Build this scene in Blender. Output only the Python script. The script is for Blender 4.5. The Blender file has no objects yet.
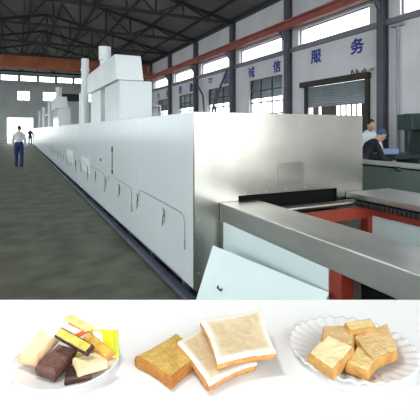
import bpy, bmesh, math, random
from mathutils import Vector, Matrix, noise
random.seed(4)
scn = bpy.context.scene
COL = scn.collection
F = 400.0
TH = math.atan(192/400)
S, CO = math.sin(TH), math.cos(TH)
FWD = Vector((S, CO, 0)); RGT = Vector((CO, -S, 0))
EYE = Vector((0, 0, 1.6))

def at(px, py, Z):
    "point of the photograph on the level Z"
    z = (1.6-Z)*F/(py-130.0)
    p = EYE + FWD*z + RGT*((px-210)/F*z)
    return Vector((p.x, p.y, Z))

# ------------------------------------------------------------ materials
MATS = {}
def mat(name, col, rough=.6, metal=0.0, var=0.0, scale=5.0, col2=None, bump=0.0, bscale=None, stretch=None, spec=None, sss=0, detail=6):
    if name in MATS: return MATS[name]
    m = bpy.data.materials.new(name); m.use_nodes = True
    nt = m.node_tree; b = nt.nodes['Principled BSDF']
    b.inputs['Roughness'].default_value = rough
    b.inputs['Metallic'].default_value = metal
    if spec is not None: b.inputs['Specular IOR Level'].default_value = spec
    if sss:
        b.inputs['Subsurface Weight'].default_value = sss
        b.inputs['Subsurface Scale'].default_value = .004
    c1 = (*col, 1)
    tc = nt.nodes.new('ShaderNodeTexCoord'); mp = nt.nodes.new('ShaderNodeMapping')
    nt.links.new(tc.outputs['Object'], mp.inputs['Vector'])
    if stretch: mp.inputs['Scale'].default_value = stretch
    if col2 is None: col2 = tuple(c*(1-var) for c in col)
    n = nt.nodes.new('ShaderNodeTexNoise'); n.inputs['Scale'].default_value = scale; n.inputs['Detail'].default_value = detail
    nt.links.new(mp.outputs['Vector'], n.inputs['Vector'])
    r = nt.nodes.new('ShaderNodeValToRGB')
    r.color_ramp.elements[0].position = .35; r.color_ramp.elements[1].position = .65
    r.color_ramp.elements[0].color = (*col2, 1); r.color_ramp.elements[1].color = c1
    nt.links.new(n.outputs['Fac'], r.inputs['Fac'])
    nt.links.new(r.outputs['Color'], b.inputs['Base Color'])
    if bump:
        n2 = nt.nodes.new('ShaderNodeTexNoise'); n2.inputs['Scale'].default_value = bscale or scale*4
        n2.inputs['Detail'].default_value = 4
        nt.links.new(mp.outputs['Vector'], n2.inputs['Vector'])
        bp = nt.nodes.new('ShaderNodeBump'); bp.inputs['Strength'].default_value = bump; bp.inputs['Distance'].default_value = .01
        nt.links.new(n2.outputs['Fac'], bp.inputs['Height']); nt.links.new(bp.outputs['Normal'], b.inputs['Normal'])
    MATS[name] = m
    return m

def glass(name, tint, refl=.08, rough=.02):
    m = bpy.data.materials.new(name); m.use_nodes = True; nt = m.node_tree
    nt.nodes.clear()
    o = nt.nodes.new('ShaderNodeOutputMaterial'); t = nt.nodes.new('ShaderNodeBsdfTransparent'); g = nt.nodes.new('ShaderNodeBsdfGlossy')
    t.inputs['Color'].default_value = (*tint, 1); g.inputs['Roughness'].default_value = rough
    mx = nt.nodes.new('ShaderNodeMixShader'); mx.inputs['Fac'].default_value = refl
    nt.links.new(t.outputs[0], mx.inputs[1]); nt.links.new(g.outputs[0], mx.inputs[2]); nt.links.new(mx.outputs[0], o.inputs[0])
    return m

M_floor = mat('stained_concrete', (.15, .153, .11), .62, var=.5, scale=2.6, bump=.25, bscale=9, detail=10)
M_wall = mat('whitewashed_wall', (.84, .82, .86), .85, var=.12, scale=.6)
M_farwall = mat('grey_far_wall', (.68, .71, .71), .9, var=.15, scale=.5)  # haze at the far end put into the colour as a paler grey
M_roof = mat('roof_sheet', (.26, .26, .235), .8, var=.3, scale=.4)
M_steel = mat('dark_painted_steel', (.05, .045, .055), .6, var=.3, scale=2)
M_column = mat('blue_grey_steel', (.12, .115, .15), .55, var=.25, scale=2)
M_ring = mat('grey_ring_beam', (.25, .24, .28), .7, var=.15, scale=2)
M_red = mat('crane_orange', (.52, .15, .06), .55, var=.3, scale=1.5)
M_redrail = mat('runway_red', (.46, .13, .11), .55, var=.3, scale=1.5)
M_blue = mat('slogan_blue', (.05, .07, .36), .7, var=.2, scale=6)
M_white = mat('white_enamel', (.60, .655, .67), .22, var=.05, scale=.8, spec=.5)
M_white2 = mat('white_enamel_duct', (.70, .75, .75), .3, var=.08, scale=1.5)
M_film = mat('pale_blue_panel', (.66, .77, .77), .3, var=.04, scale=2)
M_stain = mat('brushed_stainless', (.52, .505, .455), .27, 1.0, var=.22, scale=1.7, bump=.12, bscale=3.0)
M_cover = mat('brushed_cover', (.66, .67, .64), .34, 1.0, var=.16, scale=7, stretch=(1, .25, 1), bump=.05, bscale=14)
M_frame = mat('blue_grey_frame', (.085, .10, .14), .5, var=.3, scale=3)
M_black = mat('black_gap', (.006, .006, .006), .9, spec=.1)
M_dark = mat('dark_fitting', (.05, .05, .055), .45, .4)
M_wire = mat('grey_conduit', (.28, .31, .32), .4, .5)
M_rframe = mat('red_oxide_frame', (.30, .035, .016), .5, var=.3, scale=4)
M_bench = mat('grey_green_bench', (.17, .22, .19), .5, var=.15, scale=2)
M_lid = mat('bench_lid', (.55, .58, .57), .4, var=.1, scale=3)
M_shutter = mat('shutter_grey', (.34, .38, .41), .5, 0, var=.2, scale=1.5)
M_brown = mat('dark_brown_housing', (.055, .04, .035), .7, var=.3, scale=2)
M_green = mat('machine_green', (.025, .05, .045), .5, var=.3, scale=3)
M_lblue = mat('light_blue_stock', (.22, .32, .50), .5)
M_counter = mat('white_counter', (.93, .93, .93), .5, var=.01, scale=2)
M_plate = mat('white_porcelain', (.87, .865, .86), .15)
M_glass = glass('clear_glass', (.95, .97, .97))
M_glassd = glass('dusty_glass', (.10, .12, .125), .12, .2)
M_skin = mat('skin', (.5, .3, .21), .55)
M_hair = mat('black_hair', (.015, .012, .01), .6)
M_fill_lamp = mat('fill_lamp_shade', (.2, .22, .2), .5)  # for the added fill lamp, out of view
# foods
M_crust = mat('golden_crust', (.56, .25, .05), .75, col2=(.40, .13, .02), scale=40, bump=.6, bscale=220)
M_crumb = mat('golden_crumb', (.92, .64, .18), .85, col2=(.74, .42, .08), scale=60, bump=1.0, bscale=260)
M_side = mat('toasted_side', (.66, .34, .11), .75, col2=(.52, .22, .05), scale=50, bump=.5, bscale=200)
M_nougat = mat('cream_cake', (.93, .80, .50), .6, col2=(.88, .70, .38), scale=35, bump=.3, bscale=120)
M_nougat2 = mat('pink_cream_cake', (.86, .58, .36), .6, col2=(.78, .46, .26), scale=35, bump=.3, bscale=120)
M_choc = mat('milk_chocolate', (.17, .072, .055), .45, col2=(.11, .045, .035), scale=45, bump=.4, bscale=160)
M_dchoc = mat('dark_chocolate', (.045, .014, .008), .4, var=.3, scale=40, bump=.3, bscale=120)
M_wafer = mat('yellow_wafer', (.82, .66, .14), .7, col2=(.66, .47, .07), scale=60, bump=.6, bscale=200)
M_pale = mat('pale_yellow_bar', (.84, .80, .38), .65, col2=(.76, .66, .22), scale=60, bump=.4, bscale=200)
M_gold = mat('golden_bar', (.84, .58, .10), .6, col2=(.68, .36, .04), scale=60, bump=.6, bscale=200)
M_lime = mat('lime_wrapper', (.84, .80, .03), .25, col2=(.72, .74, .02), scale=25, bump=.5, bscale=60)
M_wwrap = mat('white_wrapper', (.93, .91, .87), .3, bump=.4, bscale=60)
M_orange = mat('orange_stripe', (.85, .16, .03), .35)
M_tan = mat('tan_cake', (.80, .58, .29), .7, col2=(.72, .47, .20), scale=40, bump=.6, bscale=150)
M_ycake = mat('yellow_cake', (.92, .76, .36), .7, col2=(.86, .64, .24), scale=40, bump=.6, bscale=150)
M_bcake = mat('browned_cake_side', (.62, .34, .10), .75, col2=(.48, .22, .05), scale=50, bump=.6, bscale=150)
def cream_mat():
    m = bpy.data.materials.new('cream_glaze'); m.use_nodes = True; nt = m.node_tree; b = nt.nodes['Principled BSDF']
    b.inputs['Roughness'].default_value = .35
    at_ = nt.nodes.new('ShaderNodeAttribute'); at_.attribute_name = 'edge'
    tc = nt.nodes.new('ShaderNodeTexCoord'); n = nt.nodes.new('ShaderNodeTexNoise'); n.inputs['Scale'].default_value = 38
    n.inputs['Distortion'].default_value = 1.5
    nt.links.new(tc.outputs['Object'], n.inputs['Vector'])
    r = nt.nodes.new('ShaderNodeValToRGB'); r.color_ramp.elements[0].color = (.66, .50, .29, 1); r.color_ramp.elements[1].color = (.76, .62, .41, 1)
    r.color_ramp.elements[0].position = .35; r.color_ramp.elements[1].position = .65
    nt.links.new(n.outputs['Fac'], r.inputs['Fac'])
    mx = nt.nodes.new('ShaderNodeMix'); mx.data_type = 'RGBA'
    nt.links.new(at_.outputs['Fac'], mx.inputs['Factor']); nt.links.new(r.outputs['Color'], mx.inputs['A'])
    mx.inputs['B'].default_value = (.90, .84, .75, 1)
    nt.links.new(mx.outputs['Result'], b.inputs['Base Color'])
    return m
M_cream = cream_mat()

# ------------------------------------------------------------ builders
class MB:
    def __init__(s): s.v = []; s.f = []; s.mi = []
    def add(s, vs, fs, mi=0):
        k = len(s.v); s.v += [tuple(v) for v in vs]; s.f += [tuple(i+k for i in f) for f in fs]; s.mi += [mi]*len(fs)
    def box(s, x0, x1, y0, y1, z0, z1, mi=0):
        vs = [(x, y, z) for x in (x0, x1) for y in (y0, y1) for z in (z0, z1)]
        s.add(vs, [(0, 1, 3, 2), (4, 6, 7, 5), (0, 4, 5, 1), (2, 3, 7, 6), (0, 2, 6, 4), (1, 5, 7, 3)], mi); return s
    def hexa(s, b, t, mi=0):
        s.add(list(b)+list(t), [(3, 2, 1, 0), (4, 5, 6, 7)]+[(i, (i+1) % 4, 4+(i+1) % 4, 4+i) for i in range(4)], mi); return s
    def bar(s, a, b, w, h=None, mi=0):
        a = Vector(a); b = Vector(b); h = h or w; d = (b-a).normalized()
        up = Vector((0, 0, 1)) if abs(d.z) < .9 else Vector((1, 0, 0))
        r = d.cross(up).normalized()*w/2; u = r.cross(d).normalized()*h/2
        q = [(-1, -1), (1, -1), (1, 1), (-1, 1)]
        return s.hexa([a+r*i+u*j for i, j in q], [b+r*i+u*j for i, j in q], mi)
    def tube(s, pts, r, n=10, mi=0, cap=True):
        pts = [Vector(p) for p in pts]; R = r if isinstance(r, (list, tuple)) else [r]*len(pts); vs = []; fs = []
        for i, p in enumerate(pts):
            d = (pts[min(i+1, len(pts)-1)]-pts[max(i-1, 0)]).normalized()
            up = Vector((0, 0, 1)) if abs(d.z) < .95 else Vector((1, 0, 0))
            a = d.cross(up).normalized(); b = d.cross(a).normalized()
            vs += [p+a*R[i]*math.cos(2*math.pi*k/n)+b*R[i]*math.sin(2*math.pi*k/n) for k in range(n)]
        for i in range(len(pts)-1):
            for k in range(n): fs.append((i*n+k, i*n+(k+1) % n, (i+1)*n+(k+1) % n, (i+1)*n+k))
        if cap: fs += [tuple(range(n))[::-1], tuple((len(pts)-1)*n+k for k in range(n))]
        s.add(vs, fs, mi); return s
    def ball(s, c, rx, ry=None, rz=None, n=12, rot=None):
        ry = ry or rx; rz = rz or rx; c = Vector(c); vs = []; fs = []; m = n
        for i in range(n+1):
            t = math.pi*i/n
            for k in range(m):
                p = Vector((rx*math.sin(t)*math.cos(2*math.pi*k/m), ry*math.sin(t)*math.sin(2*math.pi*k/m), rz*math.cos(t)))
                if rot: p = rot @ p
                vs.append(c+p)
        for i in range(n):
            for k in range(m): fs.append((i*m+k, (i+1)*m+k, (i+1)*m+(k+1) % m, i*m+(k+1) % m))
        s.add(vs, fs); return s
    def build(s, name, m, parent=None, bevel=0, smooth=False, base=None, seg=2):
        me = bpy.data.meshes.new(name)
        o = bpy.data.objects.new(name, me); COL.objects.link(o)
        off = Vector((0, 0, 0))
        if parent is not None: off = parent.location+(parent.parent.location if parent.parent else Vector())
        elif base is not None: off = Vector(base); o.location = off
        me.from_pydata([Vector(v)-off for v in s.v], [], s.f)
        bm = bmesh.new(); bm.from_mesh(me); bmesh.ops.recalc_face_normals(bm, faces=bm.faces); bm.to_mesh(me); bm.free()
        for x in (m if isinstance(m, (list, tuple)) else [m]): me.materials.append(x)
        for p, i in zip(me.polygons, s.mi): p.material_index = i
        if smooth:
            for p in me.polygons: p.use_smooth = True
        if bevel:
            md = o.modifiers.new('bevel', 'BEVEL'); md.width = bevel; md.segments = seg; md.limit_method = 'ANGLE'
        if parent is not None: o.parent = parent
        return o

def tag(o, label, cat, group=None, kind=None):
    if label: o['label'] = label
    if cat: o['category'] = cat
    if group: o['group'] = group
    if kind: o['kind'] = kind
    return o
def thing(name, loc, label, cat, group=None):
    o = bpy.data.objects.new(name, None); COL.objects.link(o); o.location = loc; o.empty_display_size = .1
    return tag(o, label, cat, group)
def struct(o, label=None, cat='building'):
    o['kind'] = 'structure'
    if label: o['label'] = label
    o['category'] = cat
    return o
def copy_tree(o, delta, parent=None):
    c = o.copy(); COL.objects.link(c)
    if parent is None: c.location = o.location+Vector(delta)
    else: c.parent = parent
    for ch in list(o.children): copy_tree(ch, delta, c)
    return c

# ------------------------------------------------------------ the hall
W = 12.0; YF = 55.0; YN = -8.0; XL = -8.0; EAVE = 8.4; RX = 2.0; RZ = 10.6
COLY = [4.7+5.6*k for k in range(-2, 9)]
def holed(plane, p, t, a0, a1, z0, z1, holes, mb=None):
    mb = mb or MB()
    A = sorted({a0, a1, *[h[0] for h in holes], *[h[1] for h in holes]}); Z = sorted({z0, z1, *[h[2] for h in holes], *[h[3] for h in holes]})
    for i in range(len(A)-1):
        for j in range(len(Z)-1):
            a, z = (A[i]+A[i+1])/2, (Z[j]+Z[j+1])/2
            if any(h[0] < a < h[1] and h[2] < z < h[3] for h in holes): continue
            if plane == 'x': mb.box(p, p+t, A[i], A[i+1], Z[j], Z[j+1])
            else: mb.box(A[i], A[i+1], p, p+t, Z[j], Z[j+1])
    return mb

struct(MB().box(XL-.3, W+.3, YN-.3, YF+.3, -.2, 0).build('floor', M_floor), 'stained grey concrete factory floor', 'floor')
struct(MB().box(-60, 80, -60, 120, -.4, -.21).build('ground', mat('yard_concrete', (.35, .35, .33), .9, var=.2)), 'pale concrete yard outside the hall', 'ground')
low, high = [], []
for k, y in enumerate(COLY[:-1]):
    high.append((y+.75, y+5.0, 5.62, 6.35))
    if abs(y-10.3) > .1 and y > 0: low.append((y+.7, y+3.9, 1.2, 4.42))
door = (11.16, 14.6, 0.0, 3.6)
wr = struct(holed('x', W, .3, YN, YF, 0, EAVE+.1, high+low+[door]).build('wall_right', M_wall), 'whitewashed long wall with blue painted slogan characters', 'wall')
farh = [(2.4+2.15*i-4.3, 4.3+2.15*i-4.3, 7.7, 8.4) for i in range(5)]
farl = [(-3.3, -2.0, 5.3, 6.4), (-.1, 1.35, 5.3, 6.45), (2.85, 4.5, 5.3, 6.45), (-1.2, 1.7, 0, 3.1), (8.2, 9.8, 5.3, 6.4)]
wf = holed('y', YF, .3, XL, W, 0, EAVE+.1, farh+farl)
wf.add([(XL, YF, EAVE), (W, YF, EAVE), (RX, YF, RZ), (XL, YF+.3, EAVE), (W, YF+.3, EAVE), (RX, YF+.3, RZ)], [(0, 1, 2), (5, 4, 3), (0, 3, 4, 1), (1, 4, 5, 2), (2, 5, 3, 0)])
struct(wf.build('wall_back', M_farwall), 'grey end wall with small bright windows', 'wall')
lefth = [(y+.5, y+5.1, 1.0, 4.6) for y in COLY[:-1]] + [(y+.5, y+5.1, 5.6, 7.4) for y in COLY[:-1]]
struct(holed('x', XL-.3, .3, YN, YF, 0, EAVE+.1, lefth).build('wall_left', M_wall), 'whitewashed wall on the open aisle side', 'wall')
fronth = [(-5, 9.5, 0, 5.2), (-6, 11, 6, 8)]
struct(holed('y', YN-.3, .3, XL, W, 0, EAVE+.1, fronth).build('wall_front', M_wall), 'wall with the wide entrance behind the camera', 'wall')
# roof, two slopes
r = MB(); t = .12
for x0, z0, x1, z1 in ((W+.5, EAVE-.1, RX, RZ), (RX, RZ, XL-.5, EAVE-.1)):
    r.hexa([(x0, YN-.5, z0), (x1, YN-.5, z1), (x1, YF+.5, z1), (x0, YF+.5, z0)], [(x0, YN-.5, z0+t), (x1, YN-.5, z1+t), (x1, YF+.5, z1+t), (x0, YF+.5, z0+t)])
struct(r.build('ceiling', M_roof), 'grey sheet roof over dark steel trusses', 'roof')
def roofz(x): return RZ-(x-RX)*(RZ-EAVE)/(W-RX) if x > RX else RZ-(RX-x)*(RZ-EAVE)/(RX-XL)
ordn = ['first', 'second', 'third', 'fourth', 'fifth', 'sixth', 'seventh', 'eighth', 'ninth', 'tenth', 'eleventh', 'twelfth', 'thirteenth', 'fourteenth']
def truss(y):
    b = MB(); n = 12; zc = EAVE-.25
    xs = [XL+.1+(W-XL-.2)*i/n for i in range(n+1)]
    b.bar((xs[0], y, zc), (xs[-1], y, zc), .14, .18)
    for i in range(n):
        b.bar((xs[i], y, roofz(xs[i])-.25), (xs[i+1], y, roofz(xs[i+1])-.25), .14, .18)
        b.bar((xs[i], y, roofz(xs[i])-.25), (xs[i], y, zc), .09)
        if i % 2: b.bar((xs[i], y, zc), (xs[i+1], y, roofz(xs[i+1])-.25), .09)
        else: b.bar((xs[i], y, roofz(xs[i])-.25), (xs[i+1], y, zc), .09)
    return b
for i, y in enumerate(COLY[2:]):
    tag(truss(y).build('roof_truss', M_steel, base=(RX, y, EAVE)), f'dark steel roof truss spanning the hall, {ordn[len(COLY[2:])-1-i]} from the end wall', 'truss', 'roof trusses')
for i in range(10):
    x = -7+1.95*i
    z = roofz(x)-.08
    tag(MB().bar((x, YN, z), (x, YF, z), .10, .14).build('roof_purlin', M_steel, base=(x, 0, z)), f'dark purlin running lengthwise under the roof, {ordn[9-i]} from the slogan wall', 'purlin', 'roof purlins')
def wcol(y):
    b = MB(); x = W
    b.box(x-.32, x-.29, y-.13, y+.13, 0, EAVE); b.box(x-.03, x-.005, y-.13, y+.13, 0, EAVE); b.box(x-.29, x-.03, y-.015, y+.015, 0, EAVE)
    b.box(x-.62, x-.3, y-.1, y+.1, 6.22, 6.38)
    b.hexa([(x-.34, y-.05, 5.85), (x-.3, y-.05, 5.85), (x-.3, y+.05, 5.85), (x-.34, y+.05, 5.85)], [(x-.6, y-.05, 6.22), (x-.3, y-.05, 6.22), (x-.3, y+.05, 6.22), (x-.6, y+.05, 6.22)])
    return b
for k, y in enumerate(COLY[2:]):
    tag(wcol(y).build('steel_column', M_column, base=(W, y, 0)), f'dark blue-grey steel column against the slogan wall, {ordn[k]} counting from the camera', 'column', 'wall columns')
struct(MB().box(W-.12, W, YN, YF, 5.36, 5.56).build('trim_1', M_ring), 'grey ring beam along the slogan wall', 'beam')
struct(MB().box(W-.25, W, YN, YF, 8.15, 8.4).build('trim_2', M_steel), 'dark eaves beam above the slogan wall', 'beam')
rb = MB(); rb.box(W-.62, W-.36, YN, YF, 6.70, 6.76); rb.box(W-.62, W-.36, YN, YF, 6.38, 6.43); rb.box(W-.51, W-.47, YN, YF, 6.43, 6.70); rb.box(W-.53, W-.45, YN, YF, 6.76, 6.83)
rw = thing('crane_runway', (W-.5, 20, 6.38), 'long red crane runway beam along the slogan wall', 'crane rail')
rb.build('runway_beam', M_redrail, rw)
# bridge crane
cr = thing('bridge_crane', (2, 38.7, 7.0), 'orange overhead bridge crane girder spanning the far end of the hall', 'crane')
g = MB(); g.box(XL+.4, W-.4, 38.4, 38.9, 7.05, 8.0); g.box(XL+.4, W-.4, 38.3, 39.0, 7.0, 7.06); g.box(XL+.4, W-.4, 38.3, 39.0, 7.98, 8.04)
g.build('girder', M_red, cr)
MB().box(W-.72, W-.3, 37.4, 40.0, 6.84, 7.2).build('end_truck', M_red, cr, .02)
MB().box(XL+.2, XL+.6, 37.4, 40.0, 6.84, 7.2).build('end_truck', M_red, cr, .02)
MB().box(9.6, 10.6, 38.1, 39.2, 6.5, 7.0).box(9.9, 10.3, 38.5, 38.8, 6.2, 6.5).build('hoist_trolley', M_dark, cr, .03)
MB().bar((8.5, 38.1, 7.5), (11.0, 38.1, 7.7), .05).bar((8.5, 38.1, 7.05), (8.5, 38.1, 7.5), .05).build('handrail', M_lid, cr)

# windows
wn = [0]
def window(plane, p, h, cols, rows, split=None, lab='', dark=False):
    wn[0] += 1; a0, a1, z0, z1 = h
    def bx(mb, A0, A1, P0, P1, Z0, Z1):
        (mb.box(P0, P1, A0, A1, Z0, Z1) if plane == 'x' else mb.box(A0, A1, P0, P1, Z0, Z1))
    b = MB(); w = .035; d = (p+.10, p+.16)
    for i in range(cols+1):
        a = a0+(a1-a0)*i/cols; bx(b, max(a-w, a0), min(a+w, a1), *d, z0, z1)
    for j in range(rows+1):
        z = z0+(z1-z0)*j/rows; bx(b, a0, a1, *d, max(z-w, z0), min(z+w, z1))
    o = struct(b.build(f'window_{wn[0]}', M_column, base=((p+.13, (a0+a1)/2, z0) if plane == 'x' else ((a0+a1)/2, p+.13, z0))), lab, 'window')
    def pane(Z0, Z1, m):
        q = MB(); bx(q, a0+.01, a1-.01, p+.125, p+.135, Z0, Z1); q.build('glass_pane', m, o)
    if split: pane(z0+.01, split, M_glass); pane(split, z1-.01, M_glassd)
    else: pane(z0+.01, z1-.01, M_glassd if dark else M_glass)
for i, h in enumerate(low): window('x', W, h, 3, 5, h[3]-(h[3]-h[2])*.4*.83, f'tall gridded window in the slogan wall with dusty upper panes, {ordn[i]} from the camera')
for i, h in enumerate(high): window('x', W, h, 1, 1, None, f'bright clerestory window above the ring beam, {ordn[i]} along the slogan wall')
for i, h in enumerate(farh): window('y', YF, h, 1, 1, None, f'small bright window high in the end wall, {ordn[i]} from its left')
for i, h in enumerate(farl):
    if h[2] > 0: window('y', YF, h, 2, 2, None, f'bright mid-height window in the grey end wall, {ordn[i]} listed from its left')
db = MB().box(5.1, 7.6, YF-.1, YF-.012, 5.35, 6.3).box(8.0, 8.1, YF-.08, YF-.012, 5.35, 6.3)
tag(db.build('notice_board', M_steel, base=(6.3, YF, 5.35)), 'dark board fixed on the grey end wall beside the windows', 'board')
# left and front windows have plain frames with glass
for i, h in enumerate(lefth): window('x', XL-.3, h, 4, 2, None, f'wide window in the left aisle wall, {ordn[i % 10]} bay, {"lower" if i < 10 else "upper"} row')

# painted slogan
def glyph(ch, y, zc, size):
    c = bpy.data.curves.new('t', 'FONT'); c.body = ch; c.size = 1; c.offset = .012
    o = bpy.data.objects.new('t', c); COL.objects.link(o); bpy.context.view_layer.update()
    me = bpy.data.meshes.new_from_object(o.evaluated_get(bpy.context.evaluated_depsgraph_get()))
    bpy.data.objects.remove(o)
    xs = [v.co.x for v in me.vertices]; ys = [v.co.y for v in me.vertices]; cx = (min(xs)+max(xs))/2; cy = (min(ys)+max(ys))/2
    k = size/max(max(xs)-min(xs), max(ys)-min(ys))
    for v in me.vertices:
        u, w = (v.co.x-cx)*k*1.08, (v.co.y-cy)*k
        v.co = (W-.006, y-u, zc+w)
    bm = bmesh.new(); bm.from_mesh(me); src = list(bm.faces)
    for n_, (dy, dz) in enumerate(((.018, 0), (-.018, 0), (0, .014), (0, -.014))):
        d_ = bmesh.ops.duplicate(bm, geom=src+[v for v in bm.verts if v.link_faces and v.link_faces[0] in src])
        bmesh.ops.translate(bm, vec=(-.0015*(n_+1), dy, dz), verts=[g_ for g_ in d_['geom'] if isinstance(g_, bmesh.types.BMVert)])
    bm.to_mesh(me); bm.free()
    me.materials.clear(); me.materials.append(M_blue)
    q = bpy.data.objects.new('slogan_character', me); COL.objects.link(q); q.parent = wr
    q['label'] = 'blue painted slogan character'
for ch, y, z in (('诚', 19.55, 4.88), ('信', 17.05, 4.88), ('服', 14.05, 4.88), ('务', 11.65, 4.9), ('至', 24.9, 4.88), ('固', 22.6, 4.88), ('质', 30.6, 4.88), ('量', 28.3, 4.88), ('安', 36.2, 4.88), ('全', 33.8, 4.88), ('生', 41.8, 4.88), ('产', 39.5, 4.88)):
    glyph(ch, y, z, .62)
# V brace
bb = MB(); bb.bar((W-.4, 26.9, 5.35), (W-.4, 25.3, 4.0), .1).bar((W-.4, 25.3, 4.0), (W-.4, 24.9, 1.5), .1)
bb.bar((W-.4, 21.7, 5.3), (W-.4, 23.6, 3.4), .1).bar((W-.4, 23.6, 3.4), (W-.4, 24.2, 1.5), .1).bar((W-.4, 23.6, 3.4), (W-.4, 22.9, 1.5), .08)
bb.bar((W-.4, 24.9, 1.5), (W-.4, 24.9, 0), .1).bar((W-.4, 22.9, 1.5), (W-.4, 22.9, 0), .1)
tag(bb.build('wall_brace', M_column, base=(W-.4, 24, 0)), 'dark diagonal steel bracing in front of a gridded window', 'brace')

# roller shutter door
d1 = thing('door_1', (W, 12.9, 0), None, None)
struct(d1, 'grey roller shutter doorway half open in the slogan wall', 'door')
s = MB(); z = 2.62
while z < 3.55:
    s.hexa([(W+.02, 11.16, z), (W+.06, 11.16, z), (W+.06, 14.6, z), (W+.02, 14.6, z)], [(W-.02, 11.16, z+.04), (W+.06, 11.16, z+.04), (W+.06, 14.6, z+.04), (W-.02, 14.6, z+.04)])
    s.hexa([(W-.02, 11.16, z+.04), (W+.06, 11.16, z+.04), (W+.06, 14.6, z+.04), (W-.02, 14.6, z+.04)], [(W+.02, 11.16, z+.08), (W+.06, 11.16, z+.08), (W+.06, 14.6, z+.08), (W+.02, 14.6, z+.08)]); z += .085
s.build('shutter_curtain', M_shutter, d1)
MB().box(W-.28, W, 10.95, 14.9, 3.55, 3.78).build('shutter_housing', M_brown, d1, .02)
MB().box(W-.12, W+.02, 11.0, 11.16, 0, 3.55).build('guide_rail', M_brown, d1); MB().box(W-.12, W+.02, 14.6, 14.74, 0, 3.55).build('guide_rail', M_brown, d1)
gt = MB(); gt.box(W+.5, W+.56, 10.6, 11.9, 0, 2.75).box(W+.5, W+.56, 13.4, 14.3, 0, 2.75).box(W+.5, W+.56, 14.5, 15.2, 0, 2.75).box(W+.5, W+.56, 11.9, 13.4, 0, 1.5)
for i in range(6): gt.box(W+.5, W+.55, 11.88+.3*i-.03, 11.88+.3*i+.03, 1.5, 2.75)
gt.build('barred_leaf', M_brown, d1)
mm = MB()
for i in range(9): mm.bar((W-.18, 10.75+.16*i*.8, 3.8), (W-.1-.12*random.random(), 10.7+.16*i*.8+.2*random.random(), 3.86+.12*random.random()), .03)
mm.build('torn_sheet', M_brown, d1)
wp = MB(); wp.tube([(W-.1, 9.72, 0), (W-.1, 9.72, 5.3)], .05).box(W-.2, W-.012, 9.5, 9.95, 5.2, 5.3)
tag(wp.build('drain_pipe', mat('pipe_grey', (.38, .38, .42), .6), base=(W-.1, 9.72, 0)), 'slim grey drain pipe on the wall beside the shutter doorway', 'pipe')

# ------------------------------------------------------------ tunnel oven
X0, X1, Y0, ZT, ZB = 1.443, 3.51, 3.345, 1.764, .145
YE = 46.5
ov = thing('tunnel_oven', (X0, Y0, 0), 'long white enamelled tunnel oven with stainless front running down the hall', 'oven')
MB().box(X0+.03, X1-.03, Y0+.06, YE, .35, ZT-.03).build('oven_core', M_black, ov)
P = 1.95
pan0 = None
yy = Y0+.012; k = 0
while yy < YE:
    y1 = min(yy+P, YE); gap = .035 if k in (3, 7, 11, 15, 19) else .006
    o = MB().box(X0, X0+.03, yy, y1-gap, ZB, ZT).build('side_panel', M_white, ov, .004)
    MB().box(X0+.03, X1-.03, yy, y1-.006, ZT-.03, ZT-.002).build('top_panel', M_white, ov)
    MB().box(X1-.03, X1, yy, y1-.006, ZB, ZT).build('side_panel', M_white2, ov)
    # conduit with a drop at the near end
    ya, yb = yy+1.75, yy+.15
    if k < 10:
        c = [(X0-.02, ya, .80), (X0-.025, ya-.1, .825), (X0-.025, yb+.12, .80), (X0-.025, yb+.03, .78), (X0-.025, yb, .72), (X0-.025, yb, .485)]
        MB().tube(c, .0045, 6).tube([(X0-.02, ya, .80), (X0-.02, ya, .72)], .0045, 6).tube([(X0-.025, yb, .56), (X0-.025, yb, .47)], .008, 6).build('conduit', M_wire, ov)
    yy += P; k += 1
# door latches
for i in range(16):
    y = 4.12+1.05*i; x = X0-.012
    b = MB().tube([(x, y+.05, .74), (x-.02, y+.0, .76), (x-.02, y-.03, .70), (x-.015, y+.03, .64), (x, y+.06, .60), (x-.02, y+.02, .56)], .004, 6).tube([(x-.01, y-.03, .66), (x-.02, y-.05, .75), (x-.01, y-.01, .60)], .004, 6)
    b.build('door_latch', M_dark, ov)
MB().box(X0-.012, X0, 6.80, 6.88, 1.22, 1.32).box(X0-.012, X0, 6.80, 6.88, .86, .93).box(X0-.008, X0, 6.82, 6.86, .95, 1.2).build('hinge_strip', M_dark, ov)
MB().box(X0-.01, X0, 7.85, 7.93, 1.0, 1.05).build('thermometer', M_dark, ov)
MB().box(X0-.012, X0, 9.1, 10.5, .62, .95).build('inspection_door', M_white2, ov, .004)
MB().box(X0-.012, X0, 12.2, 13.8, .62, 1.0).build('inspection_door', M_white2, ov, .004)
# undercarriage
MB().box(X0-.06, X0+.02, Y0, YE, 0.02, .075).box(X0+.0, X0+.04, Y0+.3, YE, .135, .16).build('base_beam', M_frame, ov, .004)
MB().box(X1-.04, X1, Y0, YE, 0.02, .075).build('base_beam', M_frame, ov)
y = Y0+.35
while y < YE:
    MB().box(X0+.035, X0+.09, y-.03, y+.03, .0, .36).build('leg', M_frame, ov)
    y += 1.05 if y < 14 else 2.1
# stainless front
f = holed('y', Y0-.015, .03, X0, X1, ZB, ZT, [(1.90, 3.13, ZB, .97)]); fp = f.build('front_panel', M_stain, ov)
MB().box(1.90, 3.13, Y0+.03, Y0+.06, .3, .97).build('oven_mouth', M_black, ov)
MB().box(2.355, 2.68, Y0-.02, Y0-.015, 1.05, 1.27).build('maker_plate', mat('plate_stainless', (.50, .49, .45), .2, 1.0), fp)
rv = MB()
for i in range(9): rv.ball((X0+.05+.24*i, Y0-.016, 1.0), .006, n=6)
for i in range(5): rv.ball((X0+.04, Y0-.016, .3+.16*i), .006, n=6)
rv.build('rivets', M_lid, fp)
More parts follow.
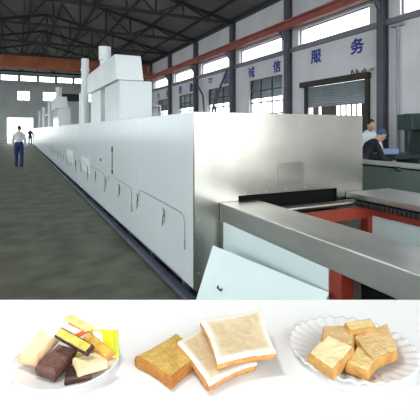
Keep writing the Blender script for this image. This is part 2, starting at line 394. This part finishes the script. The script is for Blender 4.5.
# exhaust housings and stacks on the oven roof
def ex(x0, x1, y0, y1, z0, z1, hx1, hz, ym=None):
    mb = MB()
    if ym: mb.box(x0, x1, y0, ym, z0, z1); MB().box(x0, x1-.1, ym+.5, y1, z0, z1).build('duct_box', M_white2, ov, .006)
    else: mb.box(x0, x1, y0, y1, z0, z1)
    mb.build('duct_box', M_white, ov, .006)
    a = .05
    hh_ = MB().hexa([(x0-.08, y0-.05, z1), (hx1+.03, y0-.05, z1), (hx1+.03, y1+.1, z1), (x0-.08, y1+.1, z1)], [(x0-.10, y0-.02, hz), (hx1-.02, y0-.02, hz), (hx1-.02, y1, hz), (x0-.10, y1, hz)]).build('exhaust_hood', M_white2, ov, .006); return hh_
hd1 = ex(1.80, 2.46, 7.85, 11.3, ZT-.01, 2.585, 2.24, 3.08, 9.35)
MB().tube([(1.89, 9.8, 3.0), (1.89, 9.8, 3.42)], .115, 20).tube([(1.89, 9.8, 3.28), (1.89, 9.8, 3.60)], .145, 20).build('exhaust_pipe', M_white2, hd1)
MB().tube([(1.89, 12.95, ZT-.02), (1.89, 12.95, 3.82)], .115, 20).tube([(1.89, 12.95, 3.45), (1.89, 12.95, 3.5)], .14, 20).build('exhaust_pipe', M_white2, ov)
hd2 = ex(1.75, 2.3, 20.4, 23.6, ZT-.01, 2.65, 2.15, 3.2)
MB().tube([(1.9, 22, 3.3), (1.9, 22, 3.8)], .15, 16).build('exhaust_pipe', M_white2, hd2)
for y in (28.2, 34.5, 41.5): MB().tube([(1.9, y, ZT-.02), (1.9, y, 3.4)], .14, 14).build('exhaust_pipe', M_white2, ov)
MB().tube([(1.9, 28.2, 2.7), (1.9, 33.5, 2.7)], .06, 8).build('cross_pipe', M_white2, ov)
MB().tube([(2.5, 18.2, ZT-.02), (2.5, 18.2, 3.2)], .1, 14).build('exhaust_pipe', M_white2, ov)
MB().tube([(2.36, 8.4, ZT-.02), (2.36, 8.4, 2.13), (2.82, 8.4, 2.13), (2.82, 8.4, ZT-.02)], .032, 8).tube([(2.36, 8.4, 1.96), (2.82, 8.4, 1.96)], .014, 8).build('handrail', M_white, ov)
MB().tube([(2.82, 8.4, 2.13), (2.82, 10.4, 2.13), (2.82, 10.4, ZT-.02)], .02, 8).build('handrail', M_white, ov)

# ------------------------------------------------------------ outfeed conveyor
cv = thing('outfeed_conveyor', (1.70, 2, 0), 'stainless-covered outfeed conveyor with red frame leaving the oven mouth', 'conveyor')
YC = -1.2
def cover(xa, xb, zt, zb, y0, y1):
    b = MB(); b.box(xa, xb, y0, y1, zt-.006, zt); b.box(xa, xa+.006, y0, y1, zb, zt-.006); b.box(xb-.006, xb, y0, y1, zb+.03, zt-.006)
    b.box(xa, xa+.02, y0, y1, zb, zb+.006)
    b.box(xa-.004, xb, y1, y1+.005, zb, zt); return b
cover(1.70, 2.10, .92, .757, YC, Y0-.03).build('side_cover', M_cover, cv, .004)
MB().box(1.70, 1.75, Y0-.085, Y0-.02, .0, .757).build('corner_post', M_cover, cv, .003)
MB().box(1.70, 1.712, 1.88, Y0-.085, .12, .757).build('skirt_panel', M_film, cv)
for y in (1.775, -.6): MB().box(1.70, 1.80, y, y+.1, 0, .757).build('frame_post', M_rframe, cv, .004)
MB().box(1.86, 1.88, YC, 1.775, .1, .75).build('shade_sheet', M_black, cv)  # black sheet added in place of the shade in the open space below
MB().box(2.0, 2.08, 3.0, 3.1, 0, .85).build('frame_post', M_rframe, cv, .004)
cover(3.26, 3.90, .92, .86, YC, Y0-.03).build('side_cover', M_cover, cv, .004)
for y in (3.0, 1.2, -.6): MB().box(3.24, 3.32, y, y+.1, 0, .80).build('frame_post', M_rframe, cv, .004)
cr_ = MB().box(3.22, 3.34, YC, Y0-.03, .80, .858).build('chain_rail', M_black, cv)
ch = MB()
for i in range(90): ch.box(3.195, 3.22, YC+.1+.05*i*.98, YC+.13+.05*i*.98, .81, .85)
ch.build('drive_chain', M_dark, cr_)
MB().box(3.25, 3.30, YC, 3.1, .73, .80).build('frame_rail', M_rframe, cv, .004)
MB().box(2.0, 3.26, 3.02, 3.1, .69, .80).build('cross_beam', M_rframe, cv, .004)
MB().tube([(2.05, 3.17, .83), (3.22, 3.17, .83)], .035, 14).build('head_roller', M_stain, cv)
MB().box(2.05, 3.22, 3.2, 3.215, .80, .835, 0).build('scraper', mat('ochre_strip', (.5, .33, .08), .5), cv)
MB().box(3.30, 3.31, 1.3, 3.0, .15, .73).build('skirt_panel', M_film, cv)
MB().box(3.30, 3.31, -.5, 1.2, .15, .73).build('skirt_panel', M_film, cv)
MB().box(2.0, 3.3, 2.95, 3.0, .12, .2).build('cross_beam', M_rframe, cv)

# loose panel leaning on the conveyor
A = Vector((1.50, 3.05, .617)); B = Vector((1.672, 1.84, .632)); Cc = Vector((1.36, 1.80, .0)); D = Vector((1.235, 2.98, 0.0))
nrm = (B-A).cross(D-A).normalized()*.012
if nrm.x > 0: nrm = -nrm
lp = thing('loose_panel', (1.4, 2.4, 0), 'loose pale sheet panel leaning against the conveyor skirt', 'panel')
MB().hexa([A, B, Cc, D], [A+nrm, B+nrm, Cc+nrm, D+nrm]).build('sheet', M_film, lp, .003)
hc = A.lerp(D, .42).lerp(B.lerp(Cc, .42), .22)+nrm*1.2
MB().tube([hc+Vector((0, .03, .02)), hc+nrm+Vector((0, .03, 0)), hc+nrm+Vector((0, -.03, 0)), hc+Vector((0, -.03, .02))], .006, 8).build('catch', M_dark, lp)

# ------------------------------------------------------------ things on the right
bn = thing('work_bench', (5.4, 4, 0), 'long grey-green work bench cabinet with a pale lid behind the conveyor', 'bench')
cb_ = MB().box(5.02, 5.36, .5, 7.2, 0, 1.03).build('cabinet', M_bench, bn, .01)
MB().box(4.99, 5.39, .45, 7.25, 1.055, 1.095).build('lid', M_lid, bn, .008)
MB().box(5.03, 5.35, .52, 7.18, 1.03, 1.055).build('lid_gap', M_black, bn)
MB().ball((4.985, 4.05, 1.03), .035, n=10).build('knob', M_dark, cb_)
MB().ball((4.985, 1.6, 1.03), .035, n=10).build('knob', M_dark, cb_)
mc = thing('milling_machine', (8.0, 6.1, 0), 'dark green workshop machine standing behind the workers', 'machine')
MB().box(7.65, 8.55, 5.7, 6.5, 0, .99).build('machine_base', M_green, mc, .04)
MB().box(8.15, 8.55, 5.9, 6.4, .75, 1.98).build('machine_column', M_green, mc, .05)
MB().box(7.75, 8.5, 5.95, 6.35, 1.6, 1.95).tube([(7.87, 6.15, 1.6), (7.87, 6.15, 1.3)], [.09, .05]).build('spindle_head', M_green, mc, .03)
MB().box(7.1, 8.2, 5.85, 6.45, .98, 1.08).build('machine_table', M_green, mc, .02)
MB().tube([(8.25, 5.91, 1.2), (8.25, 5.75, 1.2)], .12, 16).build('handwheel', M_dark, mc)
tag(MB().box(6.85, 7.40, 6.0, 6.16, 1.085, 1.2).build('blue_workpiece', M_lblue, base=(7.3, 6.1, 1.08), bevel=.01), 'light blue bar lying on the green machine table', 'workpiece')
gcab = thing('green_cabinet', (8.6, 4.9, 0), 'dark green tall machine cabinet right of the milling machine', 'cabinet')
MB().box(8.3, 9.1, 4.3, 5.5, 0, 2.0).build('cabinet_body', M_green, gcab, .03)
MB().box(8.29, 8.30, 4.35, 4.88, .1, 1.9).build('cabinet_door', M_green, gcab, .005)
MB().box(8.29, 8.30, 4.92, 5.45, .1, 1.9).build('cabinet_door', M_green, gcab, .005)
tag(MB().box(11.2, 11.9, 5.2, 8.9, 0, 2.05).box(11.15, 11.9, 5.2, 8.9, 2.05, 2.12).build('storage_locker', M_green, base=(11.5, 7, 0), bevel=.02), 'dark storage locker against the wall right of the drain pipe', 'locker')

# ------------------------------------------------------------ people
def finish(mb, name, m, vox, parent, sm=6):
    me = bpy.data.meshes.new(name); me.from_pydata([Vector(v) for v in mb.v], [], mb.f)
    bm = bmesh.new(); bm.from_mesh(me); bmesh.ops.recalc_face_normals(bm, faces=bm.faces); bm.to_mesh(me); bm.free()
    o = bpy.data.objects.new(name, me); COL.objects.link(o)
    r = o.modifiers.new('r', 'REMESH'); r.mode = 'VOXEL'; r.voxel_size = vox; r.use_smooth_shade = True
    s = o.modifiers.new('s', 'SMOOTH'); s.iterations = sm; s.factor = .4
    bpy.context.view_layer.update()
    me2 = bpy.data.meshes.new_from_object(o.evaluated_get(bpy.context.evaluated_depsgraph_get()))
    o.modifiers.clear(); o.data = me2
    for p in me2.polygons: p.use_smooth = True
    me2.materials.clear(); me2.materials.append(m)
    o.parent = parent
    return o
def person(loc, yaw, label, K, top, leg, cap=None, vox=.012, split=1.0):
    """K: joints in local axes, facing +x"""
    root = thing('person', loc, label, 'person'); root.rotation_euler = (0, 0, yaw)
    V = {k: Vector(v) for k, v in K.items()}
    def limb(mb, a, b, ra, rb, e=0): mb.tube([a.lerp(b, t) for t in (0, .35, .7, 1)], [ra+e, (ra*.7+rb*.3)+e, (ra*.35+rb*.65)+e, rb+e], 12); mb.ball(a, ra+e, n=10); mb.ball(b, rb+e, n=10)
    up = (V['neck']-V['pelvis']).normalized(); fw = Vector((0, 1, 0)).cross(up); fw = fw.normalized()
    rot = Matrix((fw, Vector((0, 1, 0)), up)).transposed()
    def torso(mb, e=0):
        for t, rx, ry in ((0, .12, .165), (.3, .105, .14), (.55, .115, .155), (.8, .115, .175), (.95, .085, .15)):
            mb.ball(V['pelvis'].lerp(V['neck'], t), rx+e, ry+e, .12, n=12, rot=rot)
    b = MB(); torso(b)
    limb(b, V['neck'], V['neck'].lerp(V['head'], .6), .06, .055)
    hd = V['head']; lk = (V['look']).normalized(); hu = (hd-V['neck']).normalized(); hs = hu.cross(lk).normalized(); hu = lk.cross(hs).normalized()
    hr = Matrix((lk, hs, hu)).transposed()
    b.ball(hd+hu*.02, .098, .078, .115, n=14, rot=hr); b.ball(hd+lk*.03-hu*.06, .06, .055, .06, n=10, rot=hr)
    b.ball(hd+lk*.104-hu*.015, .02, .014, .026, n=8, rot=hr)
    for s_ in (-1, 1): b.ball(hd+hs*s_*.08, .02, .012, .032, n=8, rot=hr)
    for s_ in ('l', 'r'):
        sg = 1 if s_ == 'l' else -1
        limb(b, V['sh'+s_], V['el'+s_], .05, .04); limb(b, V['el'+s_], V['ha'+s_], .04, .028)
        d = (V['ha'+s_]-V['el'+s_]).normalized(); side = d.cross(Vector((0, 0, 1)));
        side = side.normalized() if side.length > .1 else Vector((0, 1, 0)); dn = side.cross(d).normalized()
        if dn.z > 0: dn = -dn
        pc = V['ha'+s_]+d*.045; pr = Matrix((d, side, dn)).transposed(); b.ball(pc, .05, .042, .02, n=10, rot=pr)
        for q, L in zip((-1.5, -.5, .5, 1.5), (.062, .075, .07, .055)):
            p0 = pc+d*.03+side*.021*q; p1 = p0+d*L*.6+dn*.008; p2 = p1+d*L*.35+dn*.03
            b.tube([p0, p1, p2], [.0105, .010, .008], 8); b.ball(p2, .008, n=6)
        p0 = pc-d*.01+side*.03*sg; p1 = p0+side*.03*sg+d*.03+dn*.01; p2 = p1+d*.03+dn*.015; b.tube([p0, p1, p2], [.013, .012, .009], 8)
        limb(b, V['hp'+s_], V['kn'+s_], .08, .055); limb(b, V['kn'+s_], V['an'+s_], .055, .038)
    body = finish(b, 'body', M_skin, vox*.75, root, 2)
    c = MB(); torso(c, .018)
    for s_ in ('l', 'r'):
        limb(c, V['sh'+s_], V['el'+s_], .052, .044, .014); limb(c, V['el'+s_], V['el'+s_].lerp(V['ha'+s_], .86), .044, .034, .012)
    finish(c, 'jacket', top, vox, root)
    c = MB()
    for t in (0, .12): c.ball(V['pelvis'].lerp(V['neck'], t), .145, .185, .12, n=12, rot=rot)
    for s_ in ('l', 'r'):
        limb(c, V['hp'+s_], V['kn'+s_], .085, .062, .018); limb(c, V['kn'+s_], V['an'+s_], .062, .055, .012)
    finish(c, 'trousers', leg, vox, root)
    for s_ in ('l', 'r'):
        a = V['an'+s_]; c = MB(); c.ball(a+Vector((.06, 0, -.045)), .14, .05, .045, n=10); c.ball(a+Vector((0, 0, -.01)), .055, .05, .06, n=10)
        finish(c, 'shoe', M_hair, .014, root, 2)
    c = MB(); c.ball(hd+hu*.045-lk*.018, .10, .087, .105, n=12, rot=hr)
    hm = finish(c, 'hair' if not cap else 'cap', cap or M_hair, .012, root, 1)
    if cap:
        c = MB(); c.ball(hd+hu*.065+lk*.10, .07, .07, .012, n=10, rot=hr); c.ball(hd+hu*.065+lk*.06, .05, .07, .02, n=10, rot=hr); finish(c, 'cap_peak', cap, .008, root, 1)
    # eyes
    for s_ in (-1, 1):
        e = MB().ball(hd+lk*.088+hu*.012+hs*.03*s_, .01, n=6); o = finish(e, 'eye', M_hair, .003, root, 0)
    e = MB().ball(hd+lk*.088-hu*.055, .008, .025, .006, n=6, rot=hr); finish(e, 'mouth', mat('lips', (.35, .13, .1), .5), .003, root, 0)
    return root
def stand(lean=0.0, arms='down', hh=1.60):
    K = dict(pelvis=(0, 0, .96), neck=(.45*math.sin(lean), 0, .96+.5*math.cos(lean)))
    n = Vector(K['neck']); K['head'] = tuple(n+Vector((.03+.19*math.sin(lean*1.1), 0, .19*math.cos(lean*.8)))); K['look'] = (1, 0, -.25-lean*.4)
    sd = n-Vector((.02, 0, .05))
    for s_, sg in (('l', 1), ('r', -1)):
        K['sh'+s_] = (sd.x, .18*sg, sd.z)
        if arms == 'down': K['el'+s_] = (sd.x+.02, .24*sg, sd.z-.28); K['ha'+s_] = (sd.x+.10, .25*sg, sd.z-.52)
        else: K['el'+s_] = (sd.x+.10, .23*sg, sd.z-.26); K['ha'+s_] = (sd.x+.34, .12*sg, sd.z-.30)
        K['hp'+s_] = (-.01, .09*sg, .90); K['kn'+s_] = (.03, .11*sg, .50); K['an'+s_] = (0+.04*sg, .12*sg, .09)
    return K
M_wshirt = mat('white_shirt', (.62, .66, .70), .8, var=.1, scale=8)
M_navy = mat('navy_overall', (.02, .035, .13), .8, var=.2, scale=8)
M_dcloth = mat('charcoal_jacket', (.012, .014, .018), .85, var=.2, scale=8)
M_bcap = mat('blue_cap', (.05, .08, .18), .8)
M_grcloth = mat('grey_trousers', (.04, .045, .05), .85)
aim = math.atan2(-S, CO)
person((7.25, 6.30+.45, 0.07), math.radians(-110), 'person in a white shirt with black hair looking down at work behind the bench', stand(.25, 'fwd'), M_wshirt, M_grcloth)
person((6.22, 5.98, 0), aim+.1, 'person in a dark jacket and blue cap bending forward behind the bench', stand(.72, 'fwd'), M_dcloth, M_grcloth, M_bcap)
pl = at(19, 167, 0)
person((pl.x, pl.y, 0), math.radians(80), 'person in a white top and navy overalls standing in the aisle at the left', stand(.05), M_wshirt, M_navy)
pl = at(30.2, 144.6, 0)
person((pl.x, pl.y, 0), math.radians(-90), 'distant person in navy clothes beside the far end of the oven', stand(.05), M_navy, M_navy)

# ------------------------------------------------------------ display counter with the foods
ZC = 1.2
def K3(px, py, h): return at(px, py, ZC+h)
ct = thing('display_counter', tuple(FWD*.6), 'white display counter in front carrying the plates and toast', 'counter'); ct.location.z = 0
def cbox(x0, x1, z0, z1, h0, h1, name, m, bev=.003):
    b = MB(); pts = [FWD*z+RGT*x for x, z in ((x0, z0), (x1, z0), (x1, z1), (x0, z1))]
    b.hexa([p+Vector((0, 0, h0)) for p in pts], [p+Vector((0, 0, h1)) for p in pts]); return b.build(name, m, ct, bev)
cbox(-.95, .72, .42, .945, ZC-.03, ZC, 'counter_top', M_counter)
cbox(-.90, .67, .46, .92, .08, ZC-.03, 'counter_body', M_counter)
cbox(-.88, .65, .48, .90, 0, .08, 'plinth', M_dark)

def slab(name, cs, t, con, mats, parent, n=14, wob=.0006, seed=0, edge=False, sag=0, rnd=.12):
    """cs: four top corners in order; t thickness; material 0 top, 1 sides"""
    c = [Vector(p) for p in cs]; nn = (c[1]-c[0]).cross(c[3]-c[0]).normalized()
    if nn.z < 0: c = [c[0], c[3], c[2], c[1]]; nn = -nn
    vs = []; ev = []; hu_ = max(.004, (c[1]-c[0]).length/2); hv_ = max(.004, (c[3]-c[0]).length/2)
    def pt(u, v, lay):
        uu = u*(1-con*(1-v*v)); vv = v*(1-con*(1-u*u))
        k_ = {0: .15, 1: .15, .1: .04, .9: .04}.get(lay, 0)*t*min(1, rnd/.12)
        uu *= 1-k_/hu_; vv *= 1-k_/hv_
        a, b = (uu+1)/2, (vv+1)/2
        p = (c[0]*(1-a)+c[1]*a)*(1-b)+(c[3]*(1-a)+c[2]*a)*b
        return p
    layers = [0.0, .12, .5, .88, 1.0]; idx = {}
    rings = [[(-1+2*i/n, -1) for i in range(n)]+[(1, -1+2*i/n) for i in range(n)]+[(1-2*i/n, 1) for i in range(n)]+[(-1, 1-2*i/n) for i in range(n)]][0]
    fs = []; mi = []
    def nz(p, k=1): return noise.noise_vector(p*60+Vector((seed*7.1, seed, 0)))*wob*k+noise.noise_vector(p*220+Vector((seed, 3, 1)))*wob*.5*k
    # top grid
    def grid(depth, flip, lay, mm):
        k0 = len(vs)
        for j in range(n+1):
            for i in range(n+1):
                u, v = -1+2*i/n, -1+2*j/n; p = pt(u, v, lay)-nn*t*depth
                p -= nn*sag*(1-u*u)*(1-v*v) if lay == 0 else Vector()
                vs.append(p+nz(p)); ev.append(max(abs(u), abs(v)))
        for j in range(n):
            for i in range(n):
                a = k0+j*(n+1)+i; q = (a, a+1, a+n+2, a+n+1); fs.append(q[::-1] if flip else q); mi.append(mm)
        return k0
    g0 = grid(0, False, 0, 0); g1 = grid(1, True, 0, 1)
    def gi(k0, u, v): return k0+round((v+1)/2*n)*(n+1)+round((u+1)/2*n)
    prev = [gi(g0, u, v) for u, v in rings]
    for L in (.1, .35, .65, .9):
        cur = []
        for u, v in rings:
            p = pt(u, v, L)-nn*t*L; vs.append(p+nz(p)); ev.append(1.0); cur.append(len(vs)-1)
        for i in range(len(rings)):
            j = (i+1) % len(rings); fs.append((prev[j], prev[i], cur[i], cur[j])); mi.append(1)
        prev = cur
    cur = [gi(g1, u, v) for u, v in rings]
    for i in range(len(rings)):
        j = (i+1) % len(rings); fs.append((prev[j], prev[i], cur[i], cur[j])); mi.append(1)
    me = bpy.data.meshes.new(name); off = parent.location if parent else sum(c, Vector())/4-nn*t
    me.from_pydata([v-off for v in vs], [], fs)
    for m in mats: me.materials.append(m)
    for p, k in zip(me.polygons, mi): p.material_index = k; p.use_smooth = True
    if edge:
        a = me.attributes.new('edge', 'FLOAT', 'POINT')
        for i, e in enumerate(ev): a.data[i].value = max(0, min(1, (e-.80)/.13))
    o = bpy.data.objects.new(name, me); COL.objects.link(o)
    if parent: o.parent = parent
    else: o.location = off
    return o

def barc(p1, h1, p2, h2, w, roll=0):
    a = K3(*p1, h1); b = K3(*p2, h2); d = (b-a).normalized(); s_ = d.cross(Vector((0, 0, 1))).normalized()
    s_ = Matrix.Rotation(math.radians(roll), 3, d) @ s_
    return [a-s_*w/2, b-s_*w/2, b+s_*w/2, a+s_*w/2]

def plate(name, c, R, label, scallop=0, h=.012):
    b = MB(); n = 144; prof = [(0, .003), (.45, .003), (.62, .004), (.70, .0065), (.85, h*.75), (.97, h), (1.0, h+.0005), (.995, h-.002), (.86, h*.55), (.68, .0012), (.60, 0), (0, 0)]
    vs = []; fs = []
    for i, (r_, z) in enumerate(prof):
        for k in range(n):
            t = 2*math.pi*k/n; w = max(0, (r_-.64)/.36)
            rr = R*r_*(1+(.018*abs(math.sin(scallop*t/2))*w if scallop else 0)); zz = z+(.0022*w*math.sin(scallop*t+r_*4) if scallop else 0)
            vs.append((c.x+rr*math.cos(t), c.y+rr*math.sin(t), c.z+max(zz, .0002)))
    for i in range(len(prof)-1):
        for k in range(n): fs.append((i*n+k, i*n+(k+1) % n, (i+1)*n+(k+1) % n, (i+1)*n+k))
    b.add(vs, fs); o = b.build(name, M_plate, None, smooth=True, base=c); tag(o, label, 'plate'); return o

plate('plate', at(67.5, 364, ZC), .0885, 'small round white plate holding mixed wafers and cream bars')
plate('scalloped_plate', at(351.5, 353, ZC), .108, 'white scalloped plate holding pale cake pieces on the right', 30, .014)

G1 = 'sweets piled on the small round plate'
def food(name, cs, t, mats, label, cat, con=.02, group=G1, wob=.0007, seed=0, **k):
    o = slab(name, cs, t, con, mats, None, wob=wob, seed=seed, **k); tag(o, label, cat, group); return o
food('dark_chocolate_bar', barc((65, 372), .020, (92, 368), .020, .036), .012, [M_dchoc, M_dchoc], 'dark chocolate bar at the bottom front of the plate pile', 'chocolate bar', seed=1)
food('cream_bar', barc((75, 363), .036, (105, 355), .035, .036), .014, [M_nougat, M_nougat2], 'peach cream bar resting on the dark chocolate bar', 'cream bar', seed=2)
food('chocolate_bar', barc((43.5, 369), .024, (67.5, 345), .036, .040), .021, [M_choc, M_choc], 'brown milk chocolate bar sloping down the front of the pile', 'chocolate bar', seed=3)
food('cream_bar', barc((26.5, 356), .032, (51, 329), .046, .037), .021, [M_nougat, M_nougat2], 'large cream-coloured bar at the left edge of the pile', 'cream bar', seed=4)
food('base_wafer', barc((75, 352), .030, (100, 350), .030, .035), .02, [M_wafer, M_dchoc], 'yellow wafer hidden under the middle of the pile', 'wafer', seed=12)
wb = thing('wrapped_bar', tuple(K3(70, 327, .03)), 'bar in a white wrapper with orange stripes at the back of the pile', 'wrapped bar', G1)
wc = barc((55, 324), .050, (82, 337), .048, .036)
slab('wrapper', wc, .012, -.02, [M_wwrap, M_wwrap], wb, seed=5, wob=.001)
up_ = Vector((0, 0, .0012))
slab('orange_stripe', [wc[0].lerp(wc[1], .25)+up_, wc[1]+up_, wc[1].lerp(wc[2], .16)+up_, wc[0].lerp(wc[3], .16).lerp(wc[1], .25)+up_], .001, 0, [M_orange, M_orange], wb, seed=5)
slab('orange_band', [wc[0].lerp(wc[1], .80)+up_, wc[0].lerp(wc[1], .97)+up_, wc[3].lerp(wc[2], .97)+up_, wc[3].lerp(wc[2], .80)+up_], .001, 0, [M_orange, M_orange], wb, seed=5)
food('wafer_finger', barc((68, 314.5), .058, (90, 327.5), .054, .017), .012, [M_pale, M_pale], 'pale yellow wafer finger at the very back of the pile', 'wafer', seed=6)
wf_ = thing('coated_wafer', tuple(K3(73, 340, .03)), 'yellow wafer edged with dark chocolate on top of the pile', 'wafer', G1)
cs = barc((57.5, 331), .062, (89.5, 349), .052, .017, 30)
slab('chocolate_coating', cs, .010, 0, [M_dchoc, M_dchoc], wf_, seed=7)
m_ = sum(cs, Vector())/4
nn = (cs[1]-cs[0]).cross(cs[3]-cs[0]).normalized(); nn = nn if nn.z > 0 else -nn
slab('wafer_filling', [m_+(c-m_)*.93*1.0+(m_-c)*.0+nn*.0012 - (c-((cs[0]+cs[1])/2 if (c-(cs[0]+cs[1])/2).length < (c-(cs[2]+cs[3])/2).length else (cs[2]+cs[3])/2))*.0 for c in [cs[0].lerp(cs[3], .1), cs[1].lerp(cs[2], .1), cs[2].lerp(cs[1], .1), cs[3].lerp(cs[0], .1)]], .002, 0, [M_wafer, M_wafer], wf_, seed=8)
pk = thing('snack_packet', tuple(K3(106, 350, .0)), 'shiny lime yellow snack packet standing at the right of the pile', 'packet', G1)
pc = [K3(91.5, 329, .050), K3(117, 330, .050), K3(118, 357, .014), K3(96, 359, .014)]
slab('pouch', pc, .012, -.03, [M_lime, M_lime], pk, seed=9, wob=.0012)
pn = (pc[1]-pc[0]).cross(pc[3]-pc[0]).normalized(); pn = pn if pn.z > 0 else -pn
def pq(u, v): return pc[0].lerp(pc[1], u).lerp(pc[3].lerp(pc[2], u), v)+pn*.0016
slab('pouch_label', [pq(.05, .1), pq(.40, .1), pq(.40, .5), pq(.05, .5)], .001, 0, [M_wwrap, M_wwrap], pk, seed=9)
slab('pouch_seam', [pq(.88, .0), pq(1.0, .0), pq(1.0, 1.0), pq(.88, 1.0)], .001, 0, [mat('olive_seam', (.5, .6, .03), .3), M_lime], pk, seed=9)
food('golden_wafer_finger', barc((85, 335), .052, (110, 354), .040, .0165, 25), .013, [M_gold, M_side], 'golden wafer finger lying against the lime packet', 'wafer', seed=10)

# toast
food('toast_slice', [K3(134.5, 356, .020), K3(176, 332.5, .020), K3(210, 350, .020), K3(170.5, 378.5, .020)], .020, [M_crumb, M_crust], 'plain golden toasted bread slice at the left of the three', 'toast', .07, 'toast slices on the counter', .0007, 21, n=20)
def creamed(cs, label, seed, t=.011):
    n0 = (Vector(cs[1])-Vector(cs[0])).cross(Vector(cs[3])-Vector(cs[0])).normalized(); n0 = n0 if n0.z > 0 else -n0
    ctr = sum([Vector(c) for c in cs], Vector())/4-n0*(t+.006)
    th_ = thing('creamed_toast', tuple(ctr), label, 'toast', 'toast slices on the counter')
    slab('bread', [Vector(c)-n0*.0045 for c in cs], t, .07, [M_side, M_side], th_, seed=seed, n=20)
    o = slab('cream_layer', [c for c in cs], .006, .072, [M_cream, M_cream], th_, seed=seed+1, n=24, edge=True, sag=.0012, wob=.0008)
creamed([K3(178, 341.5, .034), K3(212, 317, .026), K3(257, 362.5, .018), K3(210, 383.5, .018)], 'cream-covered toast slice in the middle, lowest of the creamed pair', 31)
creamed([K3(200.5, 319.5, .052), K3(262, 308.5, .052), K3(276, 351, .036), K3(217, 361.5, .038)], 'cream-covered toast slice resting on top of the other at the right', 41)

# cake pieces
G2 = 'cake pieces on the scalloped plate'
def cake(q, h, t, mats, label, seed):
    hs = h if isinstance(h, tuple) else (h,)*4
    food('cake_piece', [K3(*p, z) for p, z in zip(q, hs)], t, mats, label, 'cake piece', -.02, G2, .0016, seed, n=18)
cake([(344, 322), (370, 317.5), (376, 327), (350, 331)], .044, .02, [M_ycake, M_bcake], 'pale yellow cake piece at the very back, mostly hidden', 51)
cake([(323, 325), (357, 325.5), (353, 346), (320, 342)], .036, .026, [M_tan, M_bcake], 'browned cake piece at the back left behind the pale one', 52)
cake([(353, 336), (386.5, 322.5), (398.5, 350), (372, 360)], (.036, .04, .032, .03), .022, [M_tan, M_bcake], 'large tan cake piece at the right of the scalloped plate', 53)
cake([(345, 363), (357, 345), (383, 352), (369.5, 371.5)], .028, .016, [M_ycake, M_bcake], 'small yellow cake piece at the front middle of the plate', 54)
cake([(307.5, 353), (328, 334), (354.5, 347), (333, 370.5)], (.034, .042, .040, .032), .020, [M_nougat, M_bcake], 'pale cream cake piece at the front left of the plate', 55)

# fill lamp added out of view to brighten the counter
lpos = Vector(FWD*.95)+RGT*(-.55); lpos.z = 2.75
la = thing('added_fill_lamp', tuple(lpos), 'added grey fill lamp hung out of view above the counter', 'lamp')
b = MB(); n = 24
pr = [(.05, .16), (.07, .14), (.24, .0), (.235, -.004), (.06, .125), (.0, .13)]
vs = []; fs = []
for r_, z in pr: vs += [(lpos.x+r_*math.cos(2*math.pi*k/n), lpos.y+r_*math.sin(2*math.pi*k/n), lpos.z+z) for k in range(n)]
for i in range(len(pr)-1):
    for k in range(n): fs.append((i*n+k, i*n+(k+1) % n, (i+1)*n+(k+1) % n, (i+1)*n+k))
b.add(vs, fs); b.build('fill_lamp_shade', M_fill_lamp, la, smooth=True)
MB().tube([lpos+Vector((0, 0, .14)), (lpos.x, lpos.y, roofz(lpos.x)-.05)], .012, 8).build('cable', M_dark, la)

# ------------------------------------------------------------ light
w = bpy.data.worlds.new('overcast'); scn.world = w; w.use_nodes = True
bg = w.node_tree.nodes['Background']; bg.inputs[0].default_value = (.93, .98, 1.0, 1); bg.inputs[1].default_value = 3.4
def portal(loc, rot, sx, sy):
    l = bpy.data.lights.new('window_daylight', 'AREA'); l.shape = 'RECTANGLE'; l.size = sx; l.size_y = sy; l.cycles.is_portal = True
    o = bpy.data.objects.new('window_daylight', l); COL.objects.link(o); o.location = loc; o.rotation_euler = rot
for y in COLY[:-1]:
    portal((XL-.35, y+2.8, 2.8), (0, -math.pi/2, 0), 3.6, 4.6)
    portal((XL-.35, y+2.8, 6.5), (0, -math.pi/2, 0), 1.8, 4.6)
portal((2.25, YN-.35, 2.6), (math.pi/2, 0, math.pi), 14.5, 5.2)
portal((2.5, YN-.35, 7.0), (math.pi/2, 0, math.pi), 17, 2)
for h in low+high: portal((W+.35, (h[0]+h[1])/2, (h[2]+h[3])/2), (0, math.pi/2, 0), h[3]-h[2], h[1]-h[0])
l = bpy.data.lights.new('counter_fill_light', 'AREA'); l.shape = 'DISK'; l.size = .4; l.energy = 9; l.color = (1, .97, .93)  # unseen fill light added to whiten the counter
o = bpy.data.objects.new('counter_fill_light', l); COL.objects.link(o); o.location = lpos+Vector((0, 0, -.01)); 
o.rotation_euler = (0, 0, 0)

cam = bpy.data.cameras.new('camera'); co = bpy.data.objects.new('camera', cam); COL.objects.link(co)
co.location = EYE; co.rotation_euler = (math.pi/2, 0, -TH)
cam.sensor_width = 36; cam.lens = 36*F/420; cam.shift_y = -80/420; cam.clip_start = .02; cam.clip_end = 300
scn.camera = co
vs_ = scn.view_settings; vs_.view_transform = 'Standard'; vs_.look = 'None'; vs_.gamma = 1; vs_.use_curve_mapping = False; vs_.exposure = 0.8
